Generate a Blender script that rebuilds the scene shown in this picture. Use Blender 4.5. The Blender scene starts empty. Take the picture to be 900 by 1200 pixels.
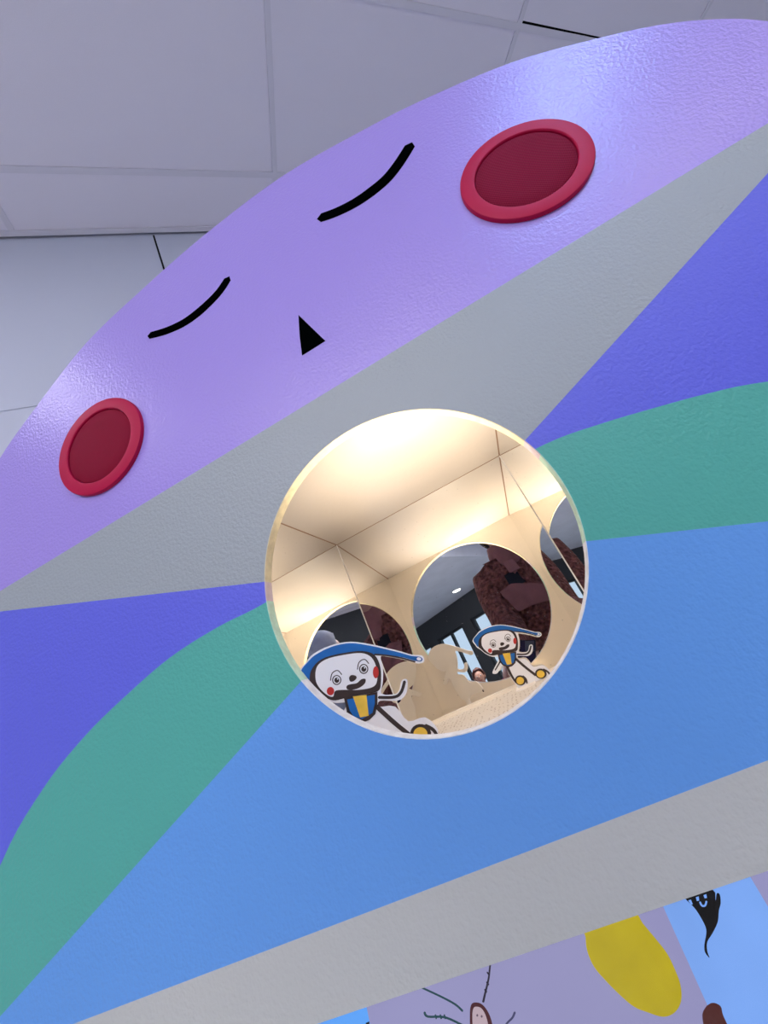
import bpy, bmesh, math, random
import numpy as np
from mathutils import Vector, Matrix
from mathutils.geometry import delaunay_2d_cdt, tessellate_polygon
random.seed(4)
S = bpy.context.scene
COL = S.collection

# ------------------------------------------------------------------ camera, world, exposure
U = 0.165                     # metres per hole radius
HZ = 1.146                    # height of the centre of the round window
FPX = 453.5                   # focal length in pixels of the 900 x 1200 frame
CAMP = np.array([0.338, -0.583, -2.294])          # camera in units of the round window (right, up, into the wall)
RC = np.array([[0.8694831, -0.3989883, 0.2912173],
               [-0.4734542, -0.8412621, 0.2609964],
               [-0.1408556, 0.3648100, 0.9203659]])   # rows: image right, image down, forward


def W(q):                     # window units -> world metres
    return Vector((q[0] * U, q[2] * U, q[1] * U + HZ))


def DV(q):
    return Vector((q[0], q[2], q[1]))


CAM = W(CAMP)
cam_data = bpy.data.cameras.new('camera')
cam_data.sensor_fit = 'VERTICAL'
cam_data.sensor_height = 24.0
cam_data.lens = FPX / 1200.0 * 24.0
cam_data.clip_start = 0.01
cam = bpy.data.objects.new('camera', cam_data)
COL.objects.link(cam)
cx, cy, cz = DV(RC[0]), -DV(RC[1]), -DV(RC[2])
m = Matrix(((cx.x, cy.x, cz.x, CAM.x), (cx.y, cy.y, cz.y, CAM.y), (cx.z, cy.z, cz.z, CAM.z), (0, 0, 0, 1)))
cam.matrix_world = m
S.camera = cam
S.view_settings.view_transform = 'Standard'
S.view_settings.look = 'None'
S.view_settings.gamma = 1.0
S.view_settings.use_curve_mapping = False
S.view_settings.exposure = 0.0
S.cycles.max_bounces = 18
S.cycles.diffuse_bounces = 8
S.cycles.glossy_bounces = 12
world = bpy.data.worlds.new('daylight')
S.world = world
world.use_nodes = True
world.node_tree.nodes['Background'].inputs[0].default_value = (0.60, 0.78, 1.0, 1)
world.node_tree.nodes['Background'].inputs[1].default_value = 1.1
LIGHT_NEAR = 27.0             # cool panel above the viewer
FILL_FAR = 16.2              # added, unseen ceiling panels that fill the room with light
LIGHT_DOWN = 58.0             # small round downlights
LIGHT_BOX = 23.0              # watts of the added warm uplight inside the mirror box


def ray(px):
    d = RC.T @ np.array([(px[0] - 450) / FPX, (px[1] - 600) / FPX, 1.0])
    return d


def on_plane(px, z):          # pixel -> point on a plane parallel to the painted front, window units
    d = ray(px)
    return CAMP + d * ((z - CAMP[2]) / d[2])


# ------------------------------------------------------------------ helpers
def lin(c):
    return tuple(((v / 255) / 12.92 if v / 255 <= 0.04045 else ((v / 255 + 0.055) / 1.055) ** 2.4) for v in c)


MATS = {}


def mat(name, rgb, rough=0.5, metal=0.0, noise=0.0, nscale=30, bump=0.0, bscale=200, bdist=0.001,
        emit=None, estr=0.0, spec=0.5, bdetail=2.0, coat=0.0, voronoi=False, lum=None):
    if name in MATS:
        return MATS[name]
    mt = bpy.data.materials.new(name)
    mt.use_nodes = True
    nt = mt.node_tree
    b = nt.nodes['Principled BSDF']
    c = (*(lum if lum else lin(rgb)), 1)
    b.inputs['Base Color'].default_value = c
    b.inputs['Roughness'].default_value = rough
    b.inputs['Metallic'].default_value = metal
    b.inputs['Specular IOR Level'].default_value = spec
    b.inputs['Coat Weight'].default_value = coat
    tc = nt.nodes.new('ShaderNodeTexCoord')
    if noise > 0:
        n = nt.nodes.new('ShaderNodeTexNoise')
        n.inputs['Scale'].default_value = nscale
        n.inputs['Detail'].default_value = 3
        nt.links.new(tc.outputs['Object'], n.inputs['Vector'])
        r = nt.nodes.new('ShaderNodeMapRange')
        r.inputs['From Min'].default_value = 0.3
        r.inputs['From Max'].default_value = 0.7
        r.inputs['To Min'].default_value = 1 - noise
        r.inputs['To Max'].default_value = 1 + noise
        nt.links.new(n.outputs['Fac'], r.inputs['Value'])
        mx = nt.nodes.new('ShaderNodeVectorMath')
        mx.operation = 'SCALE'
        mx.inputs[0].default_value = c[:3]
        nt.links.new(r.outputs[0], mx.inputs['Scale'])
        nt.links.new(mx.outputs[0], b.inputs['Base Color'])
    if bump > 0:
        if voronoi:
            n2 = nt.nodes.new('ShaderNodeTexVoronoi')
            out = 'Distance'
        else:
            n2 = nt.nodes.new('ShaderNodeTexNoise')
            n2.inputs['Detail'].default_value = bdetail
            out = 'Fac'
        n2.inputs['Scale'].default_value = bscale
        nt.links.new(tc.outputs['Object'], n2.inputs['Vector'])
        bp = nt.nodes.new('ShaderNodeBump')
        bp.inputs['Strength'].default_value = bump
        bp.inputs['Distance'].default_value = bdist
        bp.invert = voronoi
        nt.links.new(n2.outputs[out], bp.inputs['Height'])
        nt.links.new(bp.outputs[0], b.inputs['Normal'])
    if emit is not None:
        b.inputs['Emission Color'].default_value = (*lin(emit), 1)
        b.inputs['Emission Strength'].default_value = estr
    MATS[name] = mt
    return mt


def tag(o, label=None, cat=None, group=None, kind=None):
    if label:
        o['label'] = label
    if cat:
        o['category'] = cat
    if group:
        o['group'] = group
    if kind:
        o['kind'] = kind
    return o


def empty(name, loc=(0, 0, 0)):
    o = bpy.data.objects.new(name, None)
    o.empty_display_size = 0.05
    COL.objects.link(o)
    o.location = loc
    return o


def mesh(name, verts, faces, material, parent=None, smooth=False, base=None):
    """verts in world metres; the object's origin is put at base (default: parent's location or 0)"""
    me = bpy.data.meshes.new(name)
    org = Vector((0, 0, 0))
    if parent is not None:
        q = parent
        while q is not None:
            org = org + q.location
            q = q.parent
    elif base is not None:
        org = Vector(base)
    me.from_pydata([tuple(Vector(v) - org) for v in verts], [], [tuple(f) for f in faces])
    bm = bmesh.new()
    bm.from_mesh(me)
    bmesh.ops.recalc_face_normals(bm, faces=bm.faces)
    bm.to_mesh(me)
    bm.free()
    me.validate()
    o = bpy.data.objects.new(name, me)
    COL.objects.link(o)
    if parent is not None:
        o.parent = parent
    elif base is not None:
        o.location = base
    if material:
        me.materials.append(material)
    if smooth:
        me.shade_smooth() if smooth is True else me.shade_smooth()
    return o


def autosmooth(o, deg=35):
    me = o.data
    me.shade_smooth()
    me.set_sharp_from_angle(angle=math.radians(deg))
    return o


def bevel(o, w=0.002, seg=2):
    md = o.modifiers.new('bevel', 'BEVEL')
    md.width = w
    md.segments = seg
    md.limit_method = 'ANGLE'
    md.angle_limit = math.radians(40)
    return o


def box_vf(x0, x1, y0, y1, z0, z1, f=lambda v: v):
    v = [(x, y, z) for x in (x0, x1) for y in (y0, y1) for z in (z0, z1)]
    fc = [(0, 1, 3, 2), (4, 6, 7, 5), (0, 4, 5, 1), (2, 3, 7, 6), (0, 2, 6, 4), (1, 5, 7, 3)]
    return [f(a) for a in v], fc


def box(name, x0, x1, y0, y1, z0, z1, material, parent=None, f=lambda v: v, bv=0, base=None):
    v, fc = box_vf(x0, x1, y0, y1, z0, z1, f)
    o = mesh(name, v, fc, material, parent, base=base)
    if bv:
        bevel(o, bv)
    return o


def prism(name, pts, f3, d0, d1, material, parent=None, base=None):
    """pts: 2-D outline, f3(p, d) -> world point at depth d; solid between d0 and d1"""
    n = len(pts)
    tris = tessellate_polygon([[Vector((a[0], a[1], 0)) for a in pts]])
    v = [f3(a, d0) for a in pts] + [f3(a, d1) for a in pts]
    fc = [tuple(t) for t in tris] + [tuple(n + i for i in reversed(t)) for t in tris]
    fc += [(i, (i + 1) % n, n + (i + 1) % n, n + i) for i in range(n)]
    return mesh(name, v, fc, material, parent, base=base)


def catmull(pts, n=6, closed=True):
    P = [np.array(a, float) for a in pts]
    out = []
    N = len(P)
    rng = range(N) if closed else range(N - 1)
    for i in rng:
        if closed:
            a, b, c, d = P[i - 1], P[i], P[(i + 1) % N], P[(i + 2) % N]
        else:
            a, b, c, d = P[max(i - 1, 0)], P[i], P[i + 1], P[min(i + 2, N - 1)]
        for k in range(n):
            t = k / n
            out.append(tuple(0.5 * (2 * b + (c - a) * t + (2 * a - 5 * b + 4 * c - d) * t * t + (3 * b - a - 3 * c + d) * t ** 3)))
    if not closed:
        out.append(tuple(P[-1]))
    return out


def stroke(pts, w0, w1=None, n=6, mid=None):
    """outline of a thick line with round ends"""
    c = [np.array(a) for a in catmull(pts, n, False)]
    w1 = w0 if w1 is None else w1
    L, Rr = [], []
    N = len(c)
    for i, a in enumerate(c):
        d = c[min(i + 1, N - 1)] - c[max(i - 1, 0)]
        d = d / (np.linalg.norm(d) + 1e-9)
        nn = np.array([-d[1], d[0]])
        s = i / (N - 1)
        w = w0 * (1 - s) + w1 * s
        if mid:
            w = w + (mid - 0.5 * (w0 + w1)) * (1 - abs(2 * s - 1))
        L.append(a + nn * w / 2)
        Rr.append(a - nn * w / 2)
    d0 = c[0] - c[1]
    d0 = d0 / np.linalg.norm(d0)
    d1 = c[-1] - c[-2]
    d1 = d1 / np.linalg.norm(d1)
    out = [tuple(a) for a in L] + [tuple(c[-1] + d1 * w1 * .4)] + [tuple(a) for a in reversed(Rr)] + [tuple(c[0] + d0 * w0 * .4)]
    return out


def ellipse(cx, cy, rx, ry, rot=0, n=24):
    a = math.radians(rot)
    return [(cx + rx * math.cos(t) * math.cos(a) - ry * math.sin(t) * math.sin(a),
             cy + rx * math.cos(t) * math.sin(a) + ry * math.sin(t) * math.cos(a))
            for t in [2 * math.pi * i / n for i in range(n)]]


def tube(name, pts, r, material, parent=None, n=12, base=None):
    """r: number or list"""
    v, f = [], []
    P = [Vector(a) for a in pts]
    for i, a in enumerate(P):
        d = (P[min(i + 1, len(P) - 1)] - P[max(i - 1, 0)]).normalized()
        up = Vector((0, 0, 1)) if abs(d.z) < 0.9 else Vector((1, 0, 0))
        s = d.cross(up).normalized()
        t = s.cross(d)
        rr = r[i] if isinstance(r, (list, tuple)) else r
        for k in range(n):
            g = 2 * math.pi * k / n
            v.append(a + s * math.cos(g) * rr + t * math.sin(g) * rr)
    for i in range(len(P) - 1):
        for k in range(n):
            f.append((i * n + k, i * n + (k + 1) % n, (i + 1) * n + (k + 1) % n, (i + 1) * n + k))
    f.append(tuple(range(n)))
    f.append(tuple((len(P) - 1) * n + k for k in range(n)))
    o = mesh(name, v, f, material, parent, base=base)
    autosmooth(o, 50)
    return o


# ------------------------------------------------------------------ materials
PEEL = dict(bump=0.75, bscale=240, bdist=0.0011, bdetail=1.5)
M_PURPLE = mat('lilac paint', (0, 0, 0), 0.28, lum=(0.39, 0.29, 0.80), **PEEL)
M_GREY = mat('pale grey paint', (0, 0, 0), 0.45, lum=(0.36, 0.40, 0.43), **PEEL)
M_VIOLET = mat('violet paint', (0, 0, 0), 0.45, lum=(0.125, 0.14, 0.76), **PEEL)
M_GREEN = mat('green paint', (0, 0, 0), 0.45, lum=(0.09, 0.44, 0.37), **PEEL)
M_BLUE = mat('sky blue paint', (0, 0, 0), 0.45, lum=(0.13, 0.36, 0.84), **PEEL)
M_BAND = mat('stone grey paint', (0, 0, 0), 0.5, lum=(0.56, 0.57, 0.55), **PEEL)
M_BLACK = mat('black paint', (2, 4, 4), 0.6, spec=0.0)
M_RED = mat('crimson flange plastic', (0, 0, 0), 0.45, lum=(0.48, 0.006, 0.06), spec=.15, bump=0.1, bscale=450, bdist=0.0004)
M_TILE = mat('ceiling tile', (0, 0, 0), 0.9, lum=(0.86, 0.83, 0.92), noise=0.03, nscale=500, bump=0.25, bscale=600, bdist=0.0006)
M_TBAR = mat('ceiling grid metal', (0, 0, 0), 0.5, lum=(0.76, 0.74, 0.82))
M_VOID = mat('dark void above tiles', (10, 14, 16), 0.9)
M_WALL = mat('pale grey wall paint', (0, 0, 0), 0.7, lum=(0.68, 0.71, 0.82), bump=0.05, bscale=300)
M_WALL2 = mat('grey wall paint', (0, 0, 0), 0.8, lum=(0.58, 0.60, 0.64), bump=0.05, bscale=300)
M_SOFFIT = mat('dark grey soffit paint', (0, 0, 0), 0.8, lum=(0.70, 0.74, 0.84), noise=.05, nscale=3)
M_FLOOR = mat('grey vinyl floor', (0, 0, 0), 0.5, lum=(0.60, 0.59, 0.58), noise=0.1, nscale=60)
M_CREAM = mat('cream laminate', (0, 0, 0), 0.33, lum=(0.90, 0.82, 0.70), noise=0.03, nscale=8, bump=0.12, bscale=120, bdist=0.001)
M_LAMP = mat('lit diffuser', (240, 245, 255), 0.5, emit=(150, 190, 255), estr=LIGHT_NEAR)
M_FILL = mat('far fill diffuser', (240, 245, 255), 0.5, emit=(255, 250, 246), estr=FILL_FAR)
M_FILL_LEFT = mat('left fill diffuser', (240, 245, 255), 0.5, emit=(255, 250, 250), estr=FILL_FAR * 2.3)
M_FILL_RIGHT = mat('right fill diffuser', (240, 245, 255), 0.5, emit=(250, 250, 250), estr=FILL_FAR * .3)
M_DOWN = mat('lit round lamp', (255, 255, 255), 0.5, emit=(240, 240, 255), estr=LIGHT_DOWN)
M_STRIP = mat('warm lit strip', (255, 240, 210), 0.5, emit=(255, 224, 178), estr=8.0)
M_WHITE = mat('white plastic', (0, 0, 0), 0.4, lum=(0.8, 0.8, 0.8))
M_DARKFRAME = mat('dark grey aluminium', (0, 0, 0), 0.45, lum=(0.03, 0.035, 0.04))


def mirror_material():
    mt = bpy.data.materials.new('mirror')
    mt.use_nodes = True
    nt = mt.node_tree
    b = nt.nodes['Principled BSDF']
    b.inputs['Metallic'].default_value = 1.0
    b.inputs['Roughness'].default_value = 0.0
    tc = nt.nodes.new('ShaderNodeTexCoord')
    v = nt.nodes.new('ShaderNodeTexVoronoi')
    v.inputs['Scale'].default_value = 105
    nt.links.new(tc.outputs['Object'], v.inputs['Vector'])
    # a few dust specks: tiny discs in a random subset of the cells
    lt = nt.nodes.new('ShaderNodeMath')
    lt.operation = 'LESS_THAN'
    lt.inputs[1].default_value = 0.11
    nt.links.new(v.outputs['Distance'], lt.inputs[0])
    sep = nt.nodes.new('ShaderNodeSeparateColor')
    nt.links.new(v.outputs['Color'], sep.inputs[0])
    g = nt.nodes.new('ShaderNodeMath')
    g.operation = 'GREATER_THAN'
    g.inputs[1].default_value = 0.72
    nt.links.new(sep.outputs[0], g.inputs[0])
    mu = nt.nodes.new('ShaderNodeMath')
    mu.operation = 'MULTIPLY'
    nt.links.new(lt.outputs[0], mu.inputs[0])
    nt.links.new(g.outputs[0], mu.inputs[1])
    mu2 = nt.nodes.new('ShaderNodeMath')
    mu2.operation = 'MULTIPLY'
    mu2.inputs[1].default_value = 0.2
    nt.links.new(mu.outputs[0], mu2.inputs[0])
    d = nt.nodes.new('ShaderNodeBsdfDiffuse')
    d.inputs[0].default_value = (0.8, 0.76, 0.7, 1)
    mix = nt.nodes.new('ShaderNodeMixShader')
    nt.links.new(mu2.outputs[0], mix.inputs[0])
    nt.links.new(b.outputs[0], mix.inputs[1])
    nt.links.new(d.outputs[0], mix.inputs[2])
    nt.links.new(mix.outputs[0], nt.nodes['Material Output'].inputs[0])
    b.inputs['Base Color'].default_value = (0.96, 0.96, 0.95, 1)
    return mt


M_MIRROR = mirror_material()


def grille_material(name, col, scale, depth):
    """fine perforated grille: two crossed waves as bump and slight colour change"""
    mt = mat(name, (0, 0, 0), 0.65, lum=col, spec=.1)
    nt = mt.node_tree
    b = nt.nodes['Principled BSDF']
    tc = nt.nodes.new('ShaderNodeTexCoord')
    sx = nt.nodes.new('ShaderNodeSeparateXYZ')
    nt.links.new(tc.outputs['Object'], sx.inputs[0])
    outs = []
    for ax in ('X', 'Z'):
        a = nt.nodes.new('ShaderNodeMath')
        a.operation = 'MULTIPLY'
        a.inputs[1].default_value = scale
        nt.links.new(sx.outputs[ax], a.inputs[0])
        s = nt.nodes.new('ShaderNodeMath')
        s.operation = 'SINE'
        nt.links.new(a.outputs[0], s.inputs[0])
        outs.append(s)
    pr = nt.nodes.new('ShaderNodeMath')
    pr.operation = 'MULTIPLY'
    nt.links.new(outs[0].outputs[0], pr.inputs[0])
    nt.links.new(outs[1].outputs[0], pr.inputs[1])
    bp = nt.nodes.new('ShaderNodeBump')
    bp.inputs['Strength'].default_value = 0.6
    bp.inputs['Distance'].default_value = depth
    nt.links.new(pr.outputs[0], bp.inputs['Height'])
    nt.links.new(bp.outputs[0], b.inputs['Normal'])
    mr = nt.nodes.new('ShaderNodeMapRange')
    mr.inputs['From Min'].default_value = -1
    mr.inputs['To Min'].default_value = 0.45
    mr.inputs['To Max'].default_value = 1.25
    nt.links.new(pr.outputs[0], mr.inputs['Value'])
    vm = nt.nodes.new('ShaderNodeVectorMath')
    vm.operation = 'SCALE'
    vm.inputs[0].default_value = col
    nt.links.new(mr.outputs[0], vm.inputs['Scale'])
    nt.links.new(vm.outputs[0], b.inputs['Base Color'])
    return mt


M_GRILLE = grille_material('perforated crimson grille', (0.27, 0.006, 0.04), 2 * math.pi / 0.0029, 0.0004)
M_GRILLE2 = grille_material('crimson cloth grille', (0.29, 0.006, 0.035), 2 * math.pi / 0.0016, 0.00015)

# ------------------------------------------------------------------ the room (turned 30 degrees to the painted front)
A30 = math.radians(30.3)
E1 = Vector((math.cos(A30), math.sin(A30), 0))
E2 = Vector((-math.sin(A30), math.cos(A30), 0))
ZC = CAM.z + 2.36             # ceiling height


def RM(v):                    # room frame (along the back wall, towards it, up) -> world
    return Vector((CAM.x, CAM.y, 0)) + E1 * v[0] + E2 * v[1] + Vector((0, 0, v[2]))


X0, X1, Y0, Y1 = -7.6, 6.0, -6.4, 1.25
SX = -2.954                   # the tiled ceiling ends here, the soffit begins
floor = tag(box('floor', X0 - .2, X1 + .2, Y0 - .2, Y1 + .2, -0.1, 0, M_FLOOR, f=RM), kind='structure')
tag(floor, 'grey vinyl floor of the hall')
ceiling = tag(box('ceiling', SX, X1 + .2, Y0 - .2, Y1 + .2, ZC + .05, ZC + .12, M_VOID, f=RM), 'white tiled suspended ceiling', kind='structure')
# tiles
GX, GY = 0.646, 1.003
light_cells = {(0, -5): M_LAMP, (-2, -7): M_FILL_LEFT, (-3, -6): M_FILL_LEFT, (0, -8): M_FILL, (2, -7): M_FILL_RIGHT, (4, -8): M_FILL_RIGHT}
tile_me = None
for i in range(-3, 5):
    for j in range(-13, 2):
        x0, x1 = GX + 1.2 * i, GX + 1.2 * (i + 1)
        y0, y1 = GY + 0.6 * j, min(GY + 0.6 * (j + 1), Y1)
        if y0 >= Y1 - 0.02 or x0 < SX - .01:
            continue
        if (i, j) in light_cells:
            continue
        dz = 0.0
        v, fc = box_vf(x0 + .004, x1 - .004, y0 + .004, y1 - .004, ZC + 0.004, ZC + 0.022, RM)
        if (i, j) == (1, -2):       # one tile sits crooked and leaves a dark gap along its edge
            for q in (2, 3, 6, 7):
                v[q] = v[q] + E2 * (-.016 if q < 4 else -.011)
        mesh('ceiling_tile', v, fc, M_TILE, ceiling)
# metal grid just below the tiles
for i in range(-3, 6):
    x = GX + 1.2 * i
    box('grid_bar', x - .012, x + .012, Y0, Y1, ZC - .003, ZC + .003, M_TBAR, ceiling, f=RM)
for j in range(-12, 2):
    y = GY + 0.6 * j
    box('grid_bar', SX, X1, y - .012, y + .012, ZC - .0025, ZC + .0035, M_TBAR, ceiling, f=RM)
box('wall_angle', SX, X1, Y1 - .022, Y1, ZC - .006, ZC + .002, M_TBAR, ceiling, f=RM)
# soffit over the far end of the hall
soffit = tag(box('ceiling_soffit', X0, SX, Y0, Y1, ZC - .28, ZC + .02, M_SOFFIT, f=RM), 'dark grey soffit at the window end', kind='structure')
# walls
wb = tag(box('wall_back', X0 - .2, X1 + .2, Y1 + .012, Y1 + .2, 0, ZC + .1, M_WALL, f=RM), 'pale grey panelled wall behind the painted front', kind='structure')
for k in range(-4, 4):
    x = 0.012 + 1.25 * k
    box('joint_strip', x - .004, x + .004, Y1 + .0075, Y1 + .012, 2.375, ZC - .012, M_VOID, wb, f=RM)
    box('wall_panel', x + .004, x + 1.246, Y1 + .008, Y1 + .012, 2.375, ZC - .012, M_WALL, wb, f=RM, bv=.0015)
tag(box('wall_left', X0 - .2, X0, Y0 - .2, Y1, 0, ZC + .1, M_WALL2, f=RM), 'grey side wall of the hall beyond the soffit', kind='structure')
tag(box('wall_right', X1, X1 + .2, Y0 - .2, Y1, 0, ZC + .1, M_WALL2, f=RM), 'grey side wall of the hall behind the viewer', kind='structure')
# window wall
WTOP, WBOT = 2.60, 0.45
wn = [(-7.3, -6.4), (-6.1, -5.2), (-4.9, -4.0), (-3.7, -2.8), (-1.5, -0.1), (0.3, 1.7), (2.1, 3.5), (3.9, 5.3)]
v, fc = [], []


def addbox(v, fc, *a):
    vv, ff = box_vf(*a, RM)
    o = len(v)
    v += vv
    fc += [tuple(o + i for i in f) for f in ff]


addbox(v, fc, X0 - .2, X1 + .2, Y0 - .2, Y0, WTOP, ZC + .1)
addbox(v, fc, X0 - .2, X1 + .2, Y0 - .2, Y0, 0, WBOT)
edges = [X0 - .2] + [e for w in wn for e in w] + [X1 + .2]
for k in range(0, len(edges), 2):
    addbox(v, fc, edges[k], edges[k + 1], Y0 - .2, Y0, WBOT, WTOP)
tag(mesh('wall_window', v, fc, mat('charcoal wall paint', (0, 0, 0), .8, lum=(.05, .055, .06))), 'dark wall with a row of tall windows', kind='structure')
mg = bpy.data.materials.new('window glass')
mg.use_nodes = True
g = mg.node_tree.nodes['Principled BSDF']
g.inputs['Transmission Weight'].default_value = 1.0
g.inputs['Roughness'].default_value = 0.0
g.inputs['IOR'].default_value = 1.02
for k, (a, b) in enumerate(wn):
    w = empty('window_%d' % (k + 1), RM(((a + b) / 2, Y0 - .1, WBOT)))
    tag(w, 'tall dark-framed window, number %d along the window wall' % (k + 1), kind='structure')
    yy0, yy1 = Y0 - .12, Y0 - .05
    vv, ff = [], []
    fw = .06
    addbox(vv, ff, a, b, yy0, yy1, WTOP - fw, WTOP)
    addbox(vv, ff, a, b, yy0, yy1, WBOT, WBOT + fw)
    addbox(vv, ff, a, a + fw, yy0, yy1, WBOT + fw, WTOP - fw)
    addbox(vv, ff, b - fw, b, yy0, yy1, WBOT + fw, WTOP - fw)
    mid = (a + b) / 2
    addbox(vv, ff, mid - .03, mid + .03, yy0, yy1, WBOT + fw, WTOP - fw)
    mesh('window_frame', vv, ff, M_DARKFRAME, w)
    box('pane', a + fw, mid - .03, Y0 - .09, Y0 - .084, WBOT + fw, WTOP - fw, mg, w, f=RM)
    box('pane', mid + .03, b - fw, Y0 - .09, Y0 - .084, WBOT + fw, WTOP - fw, mg, w, f=RM)

# ceiling lights; all panels but the cool one are added fill
lab = {(0, -5): 'cool white ceiling light panel above the photographer',
       (-2, -7): 'first added ceiling fill panel away from the soffit edge',
       (-3, -6): 'added ceiling fill panel beside the edge of the dark soffit',
       (0, -8): 'second added ceiling fill panel from the soffit edge, nearer the windows',
       (2, -7): 'third added ceiling fill panel from the soffit edge',
       (4, -8): 'added ceiling fill panel farthest from the dark soffit'}
for (i, j), mm in light_cells.items():
    x0, x1 = GX + 1.2 * i + .012, GX + 1.2 * (i + 1) - .012
    y0, y1 = GY + 0.6 * j + .012, GY + 0.6 * (j + 1) - .012
    if (i, j) == (0, -5):           # a square one: half the cell, a tile fills the rest
        xm = (x0 + x1) / 2
        box('ceiling_tile', xm + .012, x1 + .008, y0 - .008, y1 + .008, ZC + .004, ZC + .022, M_TILE, ceiling, f=RM)
        box('grid_bar', xm - .012, xm + .012, y0 - .012, y1 + .012, ZC - .003, ZC + .003, M_TBAR, ceiling, f=RM)
        x1 = xm - .012
    t = tag(empty('ceiling_light', RM(((x0 + x1) / 2, (y0 + y1) / 2, ZC))), lab[(i, j)], 'light', 'ceiling light panels')
    box('diffuser', x0 + .02, x1 - .02, y0 + .02, y1 - .02, ZC - .001, ZC + .01, mm, t, f=RM)
    vv, ff = [], []
    for a in ((x0, x1, y0, y0 + .02), (x0, x1, y1 - .02, y1), (x0, x0 + .02, y0 + .02, y1 - .02), (x1 - .02, x1, y0 + .02, y1 - .02)):
        addbox(vv, ff, *a, ZC - .004, ZC + .02)
    mesh('frame', vv, ff, M_WHITE, t)


def downlight(e1, e2, z, r, label, mm):
    c = RM((e1, e2, z))
    t = tag(empty('round_downlight', c), label, 'light', 'round downlights')
    n = 32
    prof = [(r * 1.28, 0.0), (r * 1.28, -.006), (r * 1.05, -.010), (r, -.004), (r, 0.0)]
    vv = [c + Vector((math.cos(2 * math.pi * k / n) * a, math.sin(2 * math.pi * k / n) * a, h)) for a, h in prof for k in range(n)]
    ff = [(q * n + k, q * n + (k + 1) % n, (q + 1) * n + (k + 1) % n, (q + 1) * n + k) for q in range(len(prof) - 1) for k in range(n)]
    mesh('trim_ring', vv, ff, M_WHITE, t)
    vv = [c + Vector((math.cos(2 * math.pi * k / n) * r, math.sin(2 * math.pi * k / n) * r, h)) for h in (-.003, -.001) for k in range(n)]
    ff = [tuple(range(n)), tuple(range(n, 2 * n))] + [(k, (k + 1) % n, n + (k + 1) % n, n + k) for k in range(n)]
    mesh('lens', vv, ff, mm, t)


downlight(-1.85, 0.36, ZC, 0.11, 'round downlight in the tiled ceiling to the left of the painted front', M_DOWN)

# ------------------------------------------------------------------ the painted front
T = 0.066                     # board thickness in window units
YP, YB1, YB2 = 1.389, -1.534, -1.865
FLOORY = -HZ / U
SCX0, SCX1, SCY0 = -2.05, 2.05, -4.25
front = tag(empty('painted_theatre_front', (0, 0, 0)), 'painted board front with a sleepy lilac face, colour rays and round window', 'display board')


def domey(x):
    return math.sqrt(max(0, 5.16 ** 2 - x * x)) - 1.236


dome_px = [(900, 25), (850, 22), (780, 28), (700, 45), (600, 73), (500, 115), (430, 150), (330, 207), (240, 275), (170, 336), (100, 403), (40, 480), (0, 537)]
dome = [tuple(on_plane(a, 0)[:2]) for a in dome_px]
dome = [(3.90, FLOORY), (3.90, 1.45), (3.86, 1.85)] + dome + [(-3.62, 2.42), (-3.82, 1.95), (-3.90, 1.45), (-3.90, FLOORY)]
outline = [dome[0], dome[1]] + catmull(dome[2:-2], 5, False) + [dome[-2], dome[-1]]
NH = 128
hole = [(math.cos(2 * math.pi * k / NH), math.sin(2 * math.pi * k / NH)) for k in range(NH)]
screen = [(SCX0, YB2), (SCX0, SCY0), (SCX1, SCY0), (SCX1, YB2)]
arcL = [tuple(on_plane(a, 0)[:2]) for a in ((0, 1015), (50, 925), (100, 862), (150, 813), (200, 770), (255, 735), (308, 708))]
arcR = [tuple(on_plane(a, 0)[:2]) for a in ((640, 520), (700, 498), (760, 480), (830, 461), (900, 447))]
arc = catmull([(-3.95, -1.30)] + arcL + [(-.5, .2), (.5, .22)] + arcR + [(2.75, -.36), (3.35, -.75), (3.95, -1.30)], 5, False)
KW, KG = 0.378, 0.385         # slopes of the rays from the window


def ywhite(x):
    return 0.304 + KW * (abs(x) - 0.975)


def ygreen(x):
    return -0.405 - KG * (abs(x) - 0.965)


V2, ED = [], []


def chain(pts, closed):
    o = len(V2)
    V2.extend(Vector((a[0], a[1])) for a in pts)
    n = len(pts)
    ED.extend((o + i, o + (i + 1) % n) for i in range(n if closed else n - 1))


chain(outline, True)
chain(hole, True)
chain(screen, True)
chain([(-4.2, YP), (4.2, YP)], False)
chain([(-4.2, YB1), (4.2, YB1)], False)
for s in (-1, 1):
    chain([(s * .5, ywhite(.5)), (s * 4.2, ywhite(4.2))], False)
    chain([(s * .5, ygreen(.5)), (s * 4.2, ygreen(4.2))], False)
chain(arc, False)
cv, ce, cf = delaunay_2d_cdt(V2, ED, [], 0, 1e-5)[:3]


def inside(p, poly):
    r = False
    n = len(poly)
    for i in range(n):
        a, b = poly[i], poly[i - 1]
        if (a[1] > p[1]) != (b[1] > p[1]) and p[0] < (b[0] - a[0]) * (p[1] - a[1]) / (b[1] - a[1]) + a[0]:
            r = not r
    return r


def yarc(x):
    for i in range(len(arc) - 1):
        if arc[i][0] <= x <= arc[i + 1][0]:
            s = (x - arc[i][0]) / (arc[i + 1][0] - arc[i][0] + 1e-9)
            return arc[i][1] + s * (arc[i + 1][1] - arc[i][1])
    return -1.3


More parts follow.
